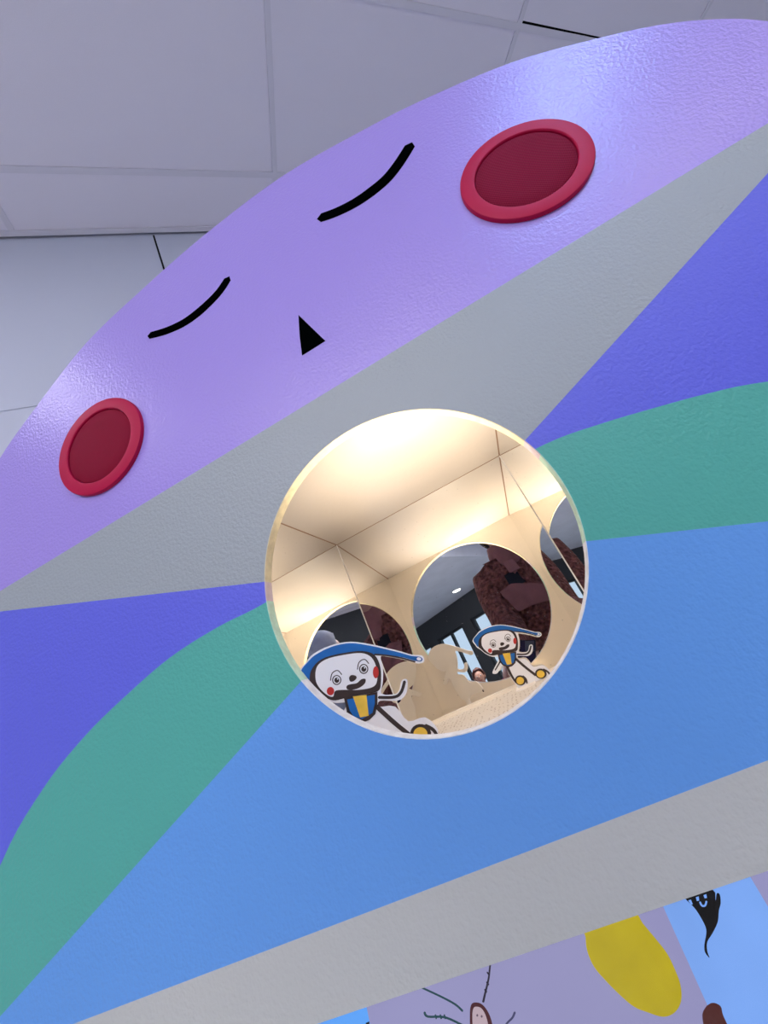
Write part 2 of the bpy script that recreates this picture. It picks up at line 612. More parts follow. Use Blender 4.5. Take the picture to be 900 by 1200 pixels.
zones = {}
for f in cf:
    c = (cv[f[0]] + cv[f[1]] + cv[f[2]]) / 3
    if math.hypot(c.x, c.y) < 1 - 1e-4 and math.hypot(c.x, c.y) < math.cos(math.pi / NH):
        continue
    if not inside(c, outline) or (SCX0 < c.x < SCX1 and SCY0 < c.y < YB2):
        continue
    sd = 'L' if c.x < 0 else 'R'
    if c.y > YP:
        z = ('lilac', '')
    elif c.y < YB1:
        z = ('band', '')
    elif c.y > ywhite(c.x):
        z = ('grey', '')
    elif c.y < ygreen(c.x):
        z = ('blue', '')
    elif c.y > yarc(c.x):
        z = ('violet', sd)
    else:
        z = ('green', sd)
    zones.setdefault(z, []).append(f)
zinfo = {'lilac': ('face_field', M_PURPLE, 'lilac painted face field with a domed top'),
         'grey': ('grey_field', M_GREY, 'pale grey painted field above the round window'),
         'violet': ('violet_ray', M_VIOLET, None), 'green': ('green_ray', M_GREEN, None),
         'blue': ('blue_field', M_BLUE, 'sky blue painted field below the round window'),
         'band': ('screen_surround', M_BAND, 'stone grey painted surround of the screen')}
for (zn, sd), tris in zones.items():
    used = sorted({i for t in tris for i in t})
    ix = {a: k for k, a in enumerate(used)}
    n = len(used)
    vv = [W((cv[a].x, cv[a].y, 0)) for a in used] + [W((cv[a].x, cv[a].y, T)) for a in used]
    ff = [tuple(ix[a] for a in t) for t in tris] + [tuple(n + ix[a] for a in reversed(t)) for t in tris]
    cnt = {}
    for t in tris:
        for a, b in ((t[0], t[1]), (t[1], t[2]), (t[2], t[0])):
            cnt.setdefault(frozenset((a, b)), []).append((a, b))
    for k in cnt.values():
        if len(k) == 1:
            a, b = k[0]
            ff.append((ix[b], ix[a], n + ix[a], n + ix[b]))
    nm, mm, lb = zinfo[zn]
    o = mesh(nm, vv, ff, mm, front)
    autosmooth(o, 30)
    if lb:
        tag(o, lb)


def on_front(p, d):           # 2-D point in window units, depth d (window units, negative = proud)
    return W((p[0], p[1], d))


def front_px(a):
    return tuple(on_plane(a, 0)[:2])


# pale edge of the round opening, tinted where each colour was brushed over it
RIMC = {'grey': (0.80, 0.70, 0.46), 'violet': (0.70, 0.58, 0.62), 'green': (0.55, 0.78, 0.62), 'blue': (0.80, 0.82, 0.86)}
aw, ag, aa = math.atan2(ywhite(.955), .955), math.atan2(ygreen(.93), .93), math.atan2(.17, .985)
segs = [('grey', aw, math.pi - aw), ('violet', math.pi - aw, math.pi - aa), ('green', math.pi - aa, math.pi - ag), ('blue', math.pi - ag, 2 * math.pi + ag),
        ('green', ag, aa), ('violet', aa, aw)]
for nm, a0, a1 in segs:
    n = max(4, int((a1 - a0) / .06))
    pr = [(1.0, -.001), (.9945, -.001), (.9945, T + .012), (1.0, T + .012)]
    vv = [W((q * math.cos(a0 + (a1 - a0) * k / n), q * math.sin(a0 + (a1 - a0) * k / n), z)) for k in range(n + 1) for q, z in pr]
    ff = [(k * 4 + q, k * 4 + (q + 1) % 4, (k + 1) * 4 + (q + 1) % 4, (k + 1) * 4 + q) for k in range(n) for q in range(4)] + [(0, 1, 2, 3), tuple(n * 4 + q for q in range(4))]
    autosmooth(mesh('rim_edge', vv, ff, mat('brushed edge ' + nm, (0, 0, 0), .5, lum=RIMC[nm], noise=.12, nscale=120), front), 40)

# the two closed eyes and the nose
eyeL = [(160 + x / 3.75, 310 + y / 3.75) for x, y in ((60, 312), (130, 292), (205, 258), (270, 212), (330, 157), (370, 112), (400, 66))]
eyeR = [(350 + x / 5.625, 150 + y / 5.625) for x, y in ((148, 592), (250, 555), (370, 495), (480, 420), (580, 335), (660, 235), (733, 120))]
for e, w0, w1 in ((eyeL, .075, .085), (eyeR, .10, .10)):
    prism('eye', stroke([front_px(a) for a in e], w0, w1, 5, mid=.10 if e is eyeL else .115), on_front, -.0025, .004, M_BLACK, front)
nose = [(160 + x / 3.75, 310 + y / 3.75) for x, y in ((712, 222), (830, 336), (728, 400), (718, 320))]
prism('nose', [front_px(a) for a in nose], on_front, -.0025, .004, M_BLACK, front)


def speaker(cx, label, grille):
    c = W((cx, 2.176, 0))
    t = tag(empty('round_speaker', c), label, 'speaker', 'round crimson speakers on the lilac face')
    n = 72
    R, r = .470 * U, .359 * U

    def lathe(name, prof, mm, par, cap=False):
        vv = [c + Vector((math.cos(2 * math.pi * k / n) * a, -h, math.sin(2 * math.pi * k / n) * a)) for a, h in prof for k in range(n)]
        ff = [(q * n + k, q * n + (k + 1) % n, (q + 1) * n + (k + 1) % n, (q + 1) * n + k) for q in range(len(prof) - 1) for k in range(n)]
        if cap:
            ff.append(tuple((len(prof) - 1) * n + k for k in range(n)))
        return autosmooth(mesh(name, vv, ff, mm, par), 40)

    K = U / .25
    lathe('flange', [(R, 0.0), (R, .0055 * K), (R - .0012 * K, .0078 * K), (R - .004 * K, .0085 * K), (r + .004 * K, .0095 * K), (r + .0015 * K, .0092 * K), (r, .0075 * K), (r, .0005 * K)], M_RED, t)
    lathe('grille', [(r - .0006 * K, .0005 * K), (r - .0008 * K, .0045 * K), (r - .003 * K, .0062 * K), (r * .7, .0085 * K), (r * .4, .0098 * K), (r * .15, .0103 * K), (.001, .0104 * K)], grille, t, True)


speaker(-2.061, 'smaller-looking crimson round speaker on the lower left cheek of the lilac face', M_GRILLE2)
speaker(2.037, 'crimson round speaker with dotted grille on the upper right cheek of the lilac face', M_GRILLE)

# ------------------------------------------------------------------ the mirror box behind the round window
XL, XR, YC, YF, DB = -1.0103, 1.1272, 1.0198, -1.13, 1.8714
TB, YB = 0.0659, -0.0167      # slight lean of the back mirror
KS = {-1: (0.032, -0.0032), 1: (0.0372, 0.0235)}   # slight skew and lean of the side mirrors


def zback(x, y):
    return DB + TB * y + YB * x


def xside(s, y, z):
    return (XL if s < 0 else XR) + KS[s][1] * y + KS[s][0] * (z - DB)


mbox = tag(empty('mirror_box', W((0, YF, T))), 'cream box lined with mirrors behind the round window', 'display box')
bt = .06


def ubox(name, x0, x1, y0, y1, z0, z1, mm, par, bv=0):
    return box(name, x0, x1, y0, y1, z0, z1, mm, par, f=W, bv=bv)


# cream sheet on the back of the board with the round opening
vv, ff = [], []
sq = []
for k in range(NH):
    a = hole[k]
    s = min((XR + .08) / abs(a[0]) if abs(a[0]) > 1e-6 else 9, (YC + .08) / abs(a[1]) if abs(a[1]) > 1e-6 else 9)
    sq.append((a[0] * s, a[1] * s))
for z in (T, T + .012):
    vv += [W((a[0] * 1.002, a[1] * 1.002, z)) for a in hole]
    vv += [W((min(max(a[0], XL - .062), XR - .03), max(a[1] * 1.05, YF) if a[1] < 0 else a[1], z)) for a in sq]
for k in range(NH):
    k2 = (k + 1) % NH
    ff += [(k, k2, NH + k2, NH + k), (2 * NH + k, 3 * NH + k, 3 * NH + k2, 2 * NH + k2), (k, 2 * NH + k, 2 * NH + k2, k2)]
mesh('inner_lining', vv, ff, M_CREAM, mbox)
M_CREAMG = mat('glossy cream laminate', (0, 0, 0), 0.34, lum=(0.46, 0.41, 0.365), noise=0.03, nscale=8, bump=0.15, bscale=110, bdist=0.001, spec=1.0)
ubox('top_board', XL - bt, XR + bt, YC, YC + bt, T + .013, DB + .2, M_CREAMG, mbox)


def perforated():
    mt = mat('perforated white board', (0, 0, 0), 0.6, lum=(0.78, 0.74, 0.68))
    nt = mt.node_tree
    b = nt.nodes['Principled BSDF']
    tc = nt.nodes.new('ShaderNodeTexCoord')
    v = nt.nodes.new('ShaderNodeTexVoronoi')
    v.inputs['Scale'].default_value = 165
    v.inputs['Randomness'].default_value = 0.35
    nt.links.new(tc.outputs['Object'], v.inputs['Vector'])
    r = nt.nodes.new('ShaderNodeMapRange')
    r.inputs['From Min'].default_value = 0.16
    r.inputs['From Max'].default_value = 0.24
    nt.links.new(v.outputs['Distance'], r.inputs['Value'])
    mx = nt.nodes.new('ShaderNodeMix')
    mx.data_type = 'RGBA'
    nt.links.new(r.outputs[0], mx.inputs[0])
    mx.inputs[6].default_value = (0.30, 0.20, 0.13, 1)
    mx.inputs[7].default_value = (0.80, 0.74, 0.66, 1)
    nt.links.new(mx.outputs[2], b.inputs['Base Color'])
    return mt


M_PERF = perforated()
ubox('floor_board', XL - bt, XR + bt, YF - bt, YF, T + .013, DB + .2, M_PERF, mbox)
# mirrors (each a slab with a polished face and a pale edge)
n3 = lambda x, y, z: W((x, y, z))
M_JOINT_SHADE = mat('brown joint shade', (0, 0, 0), .6, lum=(.22, .13, .08))  # shadow line along the top joins, painted as thin brown strips
CB = {(s, y): (lambda x: (x, y, zback(x, y)))(xside(s, y, zback(XL if s < 0 else XR, y))) for s in (-1, 1) for y in (YF, YC)}
SIX = [(0, 1, 2, 3), (4, 5, 6, 7), (0, 1, 5, 4), (1, 2, 6, 5), (2, 3, 7, 6), (3, 0, 4, 7)]
q4 = [CB[(-1, YF)], CB[(1, YF)], CB[(1, YC)], CB[(-1, YC)]]
mesh('back_mirror', [n3(a[0], a[1], a[2] + d) for d in (0, .03) for a in q4], SIX, M_MIRROR, mbox)
for s in (-1, 1):
    q4 = [(xside(s, YF, T + .013), YF, T + .013), CB[(s, YF)], CB[(s, YC)], (xside(s, YC, T + .013), YC, T + .013)]
    mesh('side_mirror', [n3(a[0] + s * e, a[1], a[2]) for e in (0, .03) for a in q4], SIX, M_MIRROR, mbox)
    # pale bead along the upright joint
    vv = [n3(CB[(s, y)][0] - s * e, y, CB[(s, y)][2] - g) for y in (YF, YC) for e, g in ((0, 0), (.007, 0), (0, .007))]
    mesh('corner_bead', vv, [(0, 1, 2), (3, 4, 5), (0, 1, 4, 3), (1, 2, 5, 4), (2, 0, 3, 5)], M_WHITE, mbox)
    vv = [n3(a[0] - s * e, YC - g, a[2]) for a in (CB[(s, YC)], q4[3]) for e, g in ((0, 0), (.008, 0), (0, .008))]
    mesh('joint_shade', vv, [(0, 1, 2), (3, 4, 5), (0, 1, 4, 3), (1, 2, 5, 4), (2, 0, 3, 5)], M_JOINT_SHADE, mbox)
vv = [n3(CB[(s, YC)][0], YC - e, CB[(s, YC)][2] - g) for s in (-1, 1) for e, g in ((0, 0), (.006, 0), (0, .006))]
mesh('joint_shade', vv, [(0, 1, 2), (3, 4, 5), (0, 1, 4, 3), (1, 2, 5, 4), (2, 0, 3, 5)], M_JOINT_SHADE, mbox)
# two thin cleats along the foot of the back mirror
for g0, g1, hh in ((.02, .045, .03), (.075, .095, .016)):
    vv = [n3(CB[(s, YF)][0] - s * .01, YF + y, CB[(s, YF)][2] - g) for s in (-1, 1) for y, g in ((0, g0), (hh, g0), (hh, g1), (0, g1))]
    mesh('floor_cleat', vv, SIX, M_CREAM, mbox)
# unseen warm uplight, added for the glow in the box, standing on the floor board just behind the lower rim, aimed at the top board
UX, UZ = .34, .17
upl = tag(empty('uplight', W((UX, YF, UZ))), 'small added warm uplight behind the lower rim of the round window', 'light')
n = 28


def ring(prof, name, mm):
    vv = [W((UX + a * math.cos(2 * math.pi * k / n), YF + h, UZ + a * math.sin(2 * math.pi * k / n))) for a, h in prof for k in range(n)]
    ff = [(q * n + k, q * n + (k + 1) % n, (q + 1) * n + (k + 1) % n, (q + 1) * n + k) for q in range(len(prof) - 1) for k in range(n)]
    ff += [tuple(range(n)), tuple((len(prof) - 1) * n + k for k in range(n))]
    return autosmooth(mesh(name, vv, ff, mm, upl), 40)


ring([(.08, 0), (.08, .035), (.068, .035), (.06, .024)], 'housing', M_WHITE)
ring([(.058, .025), (.058, .028)], 'lens', M_STRIP)
sl = bpy.data.lights.new('uplight_beam', 'SPOT')
sl.energy = LIGHT_BOX
sl.color = (1.0, 0.85, 0.66)
sl.spot_size = math.radians(80)
sl.spot_blend = 1.0
sl.shadow_soft_size = .008
so = bpy.data.objects.new('uplight_beam', sl)
COL.objects.link(so)
so.parent = upl
so.location = (0, 0, .033 * U)
so.rotation_euler = (DV((.31 - UX, YC - YF, .72 - UZ))).to_track_quat('-Z', 'Y').to_euler()

# ------------------------------------------------------------------ the two cut-out figures
DS = 900 / 220.0


def d2px(a):                  # drawing units (enlarged view of the nearer figure) -> photo pixel
    return (340 + a[0] / DS, 720 + a[1] / DS)


des = np.array([(50, 270), (630, 215), (290, 138), (352, 262), (223, 315), (300, 307), (410, 278), (193, 368), (345, 515), (550, 320), (500, 398), (620, 555)], float)
sml = np.array([(315, 555), (640, 505), (430, 458), (467, 523), (398, 548), (443, 545), (502, 530), (387, 572), (475, 653), (578, 570), (550, 602), (628, 693)], float)
AF = np.linalg.lstsq(np.c_[des, np.ones(12)], sml, rcond=None)[0]      # drawing -> small view


def d2px_small(a):
    q = np.array([a[0], a[1], 1.0]) @ AF
    return (480 + q[0] / DS, 620 + q[1] / DS)


def s2d(a):                   # small view -> drawing
    return tuple((np.array(a, float) - AF[2]) @ np.linalg.inv(AF[:2]))


outline_d = [(40, 278), (75, 225), (112, 185), (195, 145), (290, 128), (385, 140), (455, 156), (525, 173), (585, 190), (630, 193), (645, 212), (640, 232),
             (615, 238), (590, 232), (530, 215), (470, 205), (437, 203), (448, 260), (447, 330), (440, 378), (500, 380), (522, 362), (530, 322), (548, 306),
             (566, 318), (562, 372), (540, 405), (505, 417), (432, 417), (428, 440)]
outline_d += [s2d(a) for a in ((560, 622), (596, 660), (640, 650), (676, 682), (668, 704), (640, 720), (604, 735), (585, 760), (568, 772), (530, 772), (505, 742), (480, 706),
                               (462, 662), (446, 655), (424, 690), (404, 696), (396, 684), (418, 640), (432, 612))]
outline_d += [(255, 425), (205, 425), (150, 400), (110, 365), (80, 345), (62, 320)]
_o = [np.array(a) for a in outline_d]
_ar = sum(_o[i - 1][0] * _o[i][1] - _o[i][0] * _o[i - 1][1] for i in range(len(_o)))
for i in range(len(_o)):
    t = _o[(i + 1) % len(_o)] - _o[i - 1]
    t = t / (np.linalg.norm(t) + 1e-9)
    nn = np.array([-t[1], t[0]]) * (1 if _ar > 0 else -1)
    outline_d[i] = tuple(_o[i] + nn * 3.0)
M_CARD = mat('cream card', (0, 0, 0), 0.6, lum=(0.92, 0.87, 0.80))
M_PAPER = mat('white paper print', (0, 0, 0), 0.5, lum=(0.80, 0.80, 0.84))
M_HAT = mat('blue print', (0, 0, 0), 0.4, lum=(0.005, 0.115, 0.40), noise=.25, nscale=25)
M_INK = mat('dark brown ink', (0, 0, 0), 0.4, lum=(0.035, 0.02, 0.018), noise=.3, nscale=60)
M_CHEEK = mat('red print', (0, 0, 0), 0.4, lum=(0.50, 0.025, 0.02))
M_YEL = mat('yellow print', (0, 0, 0), 0.4, lum=(0.80, 0.52, 0.06), noise=.15, nscale=60)
M_STAND = mat('clear acrylic stand', (235, 240, 240), 0.2)

lf, rf = s2d((530, 725)), s2d((628, 693))
LAYERS = [  # name, outline in drawing units, material, level
    ('hat', [(52, 272), (85, 228), (120, 195), (200, 155), (290, 138), (380, 150), (450, 165), (520, 182), (580, 199), (620, 203), (634, 214), (626, 226), (600, 223),
             (540, 206), (470, 196), (420, 195), (340, 200), (240, 210), (160, 240), (120, 290), (92, 335), (72, 312)], M_HAT, 1, True),
    ('head_outline', [(95, 335), (100, 270), (150, 215), (240, 188), (345, 176), (405, 196), (432, 255), (434, 330), (420, 368), (345, 385), (262, 402), (205, 412), (150, 388), (112, 352)], M_INK, 2, True),
    ('face', [(122, 312), (128, 252), (172, 216), (250, 196), (340, 186), (390, 208), (414, 260), (416, 318), (396, 348), (330, 362), (250, 362), (215, 368), (205, 395), (175, 385), (140, 352)], M_PAPER, 3, True),
    ('bib', [(258, 402), (335, 388), (418, 372), (418, 430), (408, 478), (380, 506), (345, 520), (300, 502), (272, 468)], M_INK, 2, False),
    ('bib_cloth', [(272, 408), (405, 386), (405, 430), (394, 472), (345, 502), (305, 490), (286, 462)], M_HAT, 3, False),
    ('bib_stripe', [(300, 393), (365, 386), (376, 486), (335, 494)], M_YEL, 4, False),
    ('cheek', ellipse(193, 368, 18, 20, 0, 16), M_CHEEK, 4, False),
    ('cheek', ellipse(410, 278, 14, 29, 0, 16), M_CHEEK, 4, False),
    ('nose', [(282, 305), (292, 292), (312, 294), (318, 306), (304, 320), (288, 322)], M_INK, 4, True),
    ('mouth', [(270, 345), (285, 336), (318, 330), (340, 312), (360, 310), (358, 330), (335, 350), (300, 362), (274, 360)], M_INK, 4, True),
    ('arm', stroke([(425, 398), (500, 396), (532, 372), (548, 322)], 14, 14, 5), M_INK, 2, False),
    ('arm', stroke([s2d((436, 632)), s2d((420, 660)), s2d((410, 676))], 12, 10, 4), M_INK, 2, False),
    ('leg', stroke([(412, 440), (500, 520), (580, 585)], 22, 22, 4), M_INK, 2, False),
    ('leg', stroke([s2d((468, 660)), s2d((490, 705)), s2d((512, 736))], 22, 18, 4), M_INK, 2, False),
    ('shoe_outline', ellipse(rf[0] + 2, rf[1], 50, 46, 10, 20), M_INK, 3, False),
    ('shoe', ellipse(rf[0], rf[1] + 3, 34, 34, 0, 18), M_YEL, 4, False),
    ('shoe_outline', stroke([(rf[0] + 25, rf[1] - 38), (rf[0] + 62, rf[1] - 18), (rf[0] + 88, rf[1] + 22)], 18, 14, 4), M_INK, 2, False),
    ('shoe_outline', ellipse(lf[0] + 2, lf[1], 48, 46, 10, 20), M_INK, 3, False),
    ('shoe', ellipse(lf[0], lf[1] + 3, 33, 34, 0, 18), M_YEL, 4, False),
    ('shoe_outline', stroke([(lf[0] + 25, lf[1] - 38), (lf[0] + 50, lf[1] - 12), (lf[0] + 58, lf[1] + 24)], 16, 14, 4), M_INK, 2, False),
]
for ex, ey in ((223, 315), (352, 262)):
    LAYERS += [('eye', ellipse(ex, ey, 22, 24, 0, 20), M_INK, 4, False), ('eye_white', ellipse(ex, ey, 17, 19, 0, 20), M_PAPER, 5, False),
               ('pupil', ellipse(ex, ey + 1, 12, 13, 0, 16), M_INK, 6, False), ('glint', ellipse(ex + 4, ey - 5, 3.5, 3.5, 0, 10), M_PAPER, 7, False),
               ('brow', stroke([(ex - 30, ey + 2), (ex - 22, ey - 32), (ex + 4, ey - 46), (ex + 24, ey - 26)], 4.5, 4.5, 4), M_INK, 4, False)]
LAYERS.append(('hat_outline', stroke([(405, 192), (470, 198), (540, 211), (598, 228)], 8, 7, 4), M_INK, 2, False))
LAYERS.append(('tail_tip', ellipse(617, 214, 11, 8, 15, 12), M_PAPER, 2, False))


def cutout(name, label, tr, plane_z0, slope, x_at, floor_gap):
    """flat printed figure on a thin card; plane: z = plane_z0 + slope*(x-x_at) in window units"""
    nrm = np.array([-slope, 0, 1.0])
    nrm /= np.linalg.norm(nrm)

    def hit(a):
        d = ray(tr(a))
        q0 = np.array([x_at, 0, plane_z0])
        s = (nrm @ (q0 - CAMP)) / (nrm @ d)
        return CAMP + d * s

    def f3(a, dep):
        q = hit(a) + nrm * dep
        q[1] = max(q[1], YF + .002)
        return W(q)

    pts = [hit(a) for a in outline_d]
    low = min(pts, key=lambda q: q[1])
    t = tag(empty(name, W((float(np.mean([q[0] for q in pts])), YF, float(np.mean([q[2] for q in pts]))))), label, 'cutout figure', 'printed cut-out figures in the mirror box')
    prism('card', catmull(outline_d, 3), f3, 0, .016, M_CARD, t)
    prism('front_print', [tuple(a) for a in catmull(outline_d, 3)], f3, -.0015, 0, M_PAPER, t)
    eyes = []
    for nm, pl, mm, lv, sm in LAYERS:
        pts2 = catmull(pl, 4) if sm else pl
        o = prism(nm, pts2, f3, -.0015 - .0012 * lv, -.0014, mm, t)
        if nm == 'eye':
            eyes.append(o)
        if nm in ('eye_white', 'pupil', 'glint'):
            o.parent = eyes[-1]
        if nm == 'bib':
            bib = o
        if nm in ('bib_cloth', 'bib_stripe'):
            o.parent = bib
    # little foot that carries the card
    lo = low
    b = []
    for s in (-.09, .09):
        for e in (-.10, .10):
            b.append(np.array([lo[0] + s, 0, lo[2] + slope * s]) + nrm * e)
    vv = [W((q[0], y, q[2])) for y in (YF, YF + .012) for q in (b[0], b[1], b[3], b[2])]
    mesh('stand', vv, [(0, 1, 2, 3), (4, 5, 6, 7), (0, 1, 5, 4), (1, 2, 6, 5), (2, 3, 7, 6), (3, 0, 4, 7)], M_CARD, t)
    if lo[1] > YF + .02:
        vv = []
        for s in (-.03, .03):
            for e in (.001, .014):
                for y in (YF, lo[1] + .05):
                    q = np.array([lo[0] + s, 0, lo[2] + slope * s]) + nrm * e
                    vv.append(W((q[0], y, q[2])))
        mesh('stand_post', vv, [(0, 1, 3, 2), (4, 6, 7, 5), (0, 4, 5, 1), (2, 3, 7, 6), (0, 2, 6, 4), (1, 5, 7, 3)], M_CARD, t)
    return t


cutout('cutout_figure', 'larger cut-out figure in a blue pointed cap at the lower left of the round window', d2px, .48, .62, -.29, 0)
cutout('cutout_figure', 'smaller cut-out figure in a blue pointed cap standing before the back mirror', d2px_small, 1.60, 0.0, .3, 0)

# ------------------------------------------------------------------ the screen below
ZS = .045
disp = tag(empty('video_screen', W((0, SCY0, ZS))), 'flat screen in the opening below the round window showing children\'s drawings', 'screen')


def emis(name, rgb, k=1.0, noise=0.0, nscale=40):
    mt = mat(name, (5, 5, 6), 0.25, emit=rgb, estr=k)
    if noise:
        nt = mt.node_tree
        b = nt.nodes['Principled BSDF']
        tc = nt.nodes.new('ShaderNodeTexCoord')
        n = nt.nodes.new('ShaderNodeTexNoise')
        n.inputs['Scale'].default_value = nscale
        nt.links.new(tc.outputs['Object'], n.inputs['Vector'])
        r = nt.nodes.new('ShaderNodeMapRange')
        r.inputs['To Min'].default_value = k * (1 - noise)
        r.inputs['To Max'].default_value = k * (1 + noise)
        nt.links.new(n.outputs['Fac'], r.inputs['Value'])
        nt.links.new(r.outputs[0], b.inputs['Emission Strength'])
    return mt


TS = T + .009
ubox('casing', SCX0 - .1, SCX1 + .1, SCY0 - .1, YB2 + .1, TS + .03, TS + .25, M_DARKFRAME, disp)
ubox('display_glass', SCX0 - .05, SCX1 + .05, SCY0 - .05, YB2 + .05, TS, TS + .03, emis('screen lavender', (152, 150, 196), .9, .12, 5), disp)


def spx(a):
    return tuple(on_plane(a, TS)[:2])


def scr(name, pts, mm, lv=1, raw=False, label=None):
    o = prism(name, pts if raw else [spx(a) for a in pts], on_front, TS - .0012 * lv, TS + .001, mm, disp)
    if label:
        o['label'] = label
    return o


zf = lambda l: [(660 + x / 3.75, 1010 + y / 3.75) for x, y in l]
zd = lambda l: [(360 + x / 3.4615, 1080 + y / 3.4615) for x, y in l]
top = YB2 + .04


def clip_top(pts):            # keep pictures inside the glass
    return [(a[0], min(a[1], top)) for a in pts]


Y = catmull([(95, 290), (98, 330), (105, 390), (135, 460), (190, 525), (250, 585), (310, 635), (370, 660), (440, 680), (490, 660), (518, 610), (515, 540), (490, 470), (455, 400), (400, 330), (350, 270), (310, 220), (200, 230)], 4)
scr('yellow_blob', clip_top([spx(a) for a in zf(Y)]), emis('screen yellow', (178, 160, 12), 1.0, .2, 40), 1, True, 'yellow painted oval on the screen')
pa = [spx(a) for a in zf([(448, 200), (620, 600), (760, 900), (1500, 620), (1080, 500), (828, 72)])]
scr('bright_sheet', clip_top([(a[0] + (0.0), a[1] + (.06 if k in (0, 5) else 0)) for k, a in enumerate(pa)]), emis('screen pale blue', (125, 170, 246), .95, .18, 12), 1, True, 'pale blue lit sheet of paper on the screen')
G = [(535, 160), (575, 200), (602, 240), (625, 285), (628, 315), (620, 360), (622, 395), (642, 420), (632, 390), (632, 350), (655, 312), (678, 262), (683, 212), (691, 180), (687, 142), (674, 138), (668, 170), (655, 120), (540, 150)]
scr('black_ghost', clip_top([spx(a) for a in zf(catmull(G, 3))]), emis('screen black', (4, 4, 8), .4), 2, True, 'black smiling ghost drawing on the screen')
for l in ([(548, 168), (560, 164), (568, 184), (560, 186)], [(582, 154), (594, 150), (596, 168), (586, 170)], [(615, 145), (627, 140), (630, 156), (620, 158)]):
    scr('ghost_mark', zf(l), emis('screen mark', (120, 165, 240), 1.0), 3)
scr('ghost_mark', zf(stroke([(600, 175), (608, 190), (622, 190), (628, 172)], 8, 8, 3)), emis('screen mark', (120, 165, 240), 1.0), 3)
sd_ = [spx(a) for a in zd([(-120, 455), (245, 345), (262, 450), (300, 640), (-60, 640)])]
scr('blue_sheet', clip_top([(a[0], a[1] + (.05 if k < 2 else 0)) for k, a in enumerate(sd_)]), emis('screen sky', (88, 160, 245), 1.0, .1, 12), 1, True)
scr('sheet_corner_mark', zd([(238, 410), (252, 404), (256, 430), (240, 430)]), emis('screen black', (4, 4, 8), .4), 2)
M_SG = emis('screen green', (22, 70, 78), .8)
M_SK = emis('screen ink', (30, 22, 48), .8)
scr('green_line', zd(stroke([(466, 268), (545, 305), (600, 335), (630, 362)], 7, 8, 4)), M_SG, 1)
scr('green_line', zd(stroke([(476, 368), (490, 385), (560, 388), (640, 425)], 9, 8, 4)), M_SG, 1)
for x in (520, 540, 556):
    scr('green_line', zd(stroke([(x, 378), (x + 4, 392)], 6, 6, 2)), M_SG, 2)
scr('ink_line', zd(stroke([(742, 175), (736, 230), (722, 290), (714, 325)], 7, 9, 4)), M_SK, 1)
for a, b in ((730, 205), (728, 245), (720, 275)):
    scr('ink_line', zd(stroke([(a, b), (a + 8, b + 10)], 5, 5, 2)), M_SK, 2)
scr('ink_line', zd(stroke([(842, 368), (832, 390), (812, 410), (790, 440)], 9, 7, 3)), emis('screen faint ink', (70, 70, 110), .8), 1)
scr('face_outline', zd(catmull([(660, 380), (664, 340), (680, 328), (710, 336), (738, 375), (752, 430), (740, 500), (690, 510), (664, 450)], 4)), emis('screen maroon', (70, 22, 30), .9), 1)
scr('drawn_face', zd(catmull([(670, 382), (674, 352), (686, 344), (708, 352), (726, 385), (734, 430), (720, 480), (690, 490), (674, 440)], 4)), emis('screen skin', (190, 168, 180), .9), 2)
for l in ((690, 378), (708, 382)):
    scr('drawn_eye', zd(ellipse(l[0], l[1], 4, 5, 0, 8)), emis('screen grey', (110, 90, 110), .8), 3)
scr('fingertip', clip_top([spx(a) for a in zf(catmull([(612, 690), (625, 640), (655, 618), (690, 632), (700, 668), (720, 712), (760, 800), (650, 820)], 4))]), emis('screen finger', (84, 38, 34), .8, .3, 60), 2, True, 'brown fingertip on the screen')

# ------------------------------------------------------------------ people
def skin_mesh(name, chains, material, parent=None, sub=2, root=0, base=None):
    """chains: list of lists of (point, (rx, ry)); points equal within 1e-6 are shared"""
    vs, es, rad, key = [], [], [], {}
    for ch in chains:
        prev = None
        for pnt, r in ch:
            k = tuple(round(c, 5) for c in pnt)
            if k not in key:
                key[k] = len(vs)
                vs.append(Vector(pnt))
                rad.append(r if isinstance(r, tuple) else (r, r))
            i = key[k]
            if prev is not None and prev != i:
                es.append((prev, i))
            prev = i
    me = bpy.data.meshes.new(name)
    org = Vector(base) if base is not None else (parent.location.copy() if parent else Vector((0, 0, 0)))
    me.from_pydata([v - org for v in vs], es, [])
    o = bpy.data.objects.new(name, me)
    COL.objects.link(o)
    if parent is not None:
        o.parent = parent
    else:
        o.location = org
    me.materials.append(material)
    md = o.modifiers.new('skin', 'SKIN')
    md.use_smooth_shade = True
    sv = me.skin_vertices[0].data
    for i, r in enumerate(rad):
        sv[i].radius = r
        sv[i].use_root = (i == root)
    ms = o.modifiers.new('subdivision', 'SUBSURF')
    ms.levels = ms.render_levels = sub
    return o


M_SKIN = mat('skin', (0, 0, 0), 0.5, lum=(0.42, 0.22, 0.15))
M_BOUCLE = mat('brown boucle wool', (0, 0, 0), 0.95, lum=(0.20, 0.07, 0.05), noise=.5, nscale=60, bump=1.0, bscale=50, bdist=0.03, voronoi=True, spec=.2)
M_SUEDE = mat('brown suede facing', (0, 0, 0), 0.8, lum=(0.26, 0.105, 0.085), noise=.1, nscale=20, spec=.2)
M_BLACKC = mat('black cloth', (0, 0, 0), 0.9, lum=(0.008, 0.008, 0.010))
M_HAIR = mat('dark brown hair', (0, 0, 0), 0.6, lum=(0.03, 0.018, 0.012), noise=.4, nscale=90, bump=.8, bscale=120, bdist=.006)


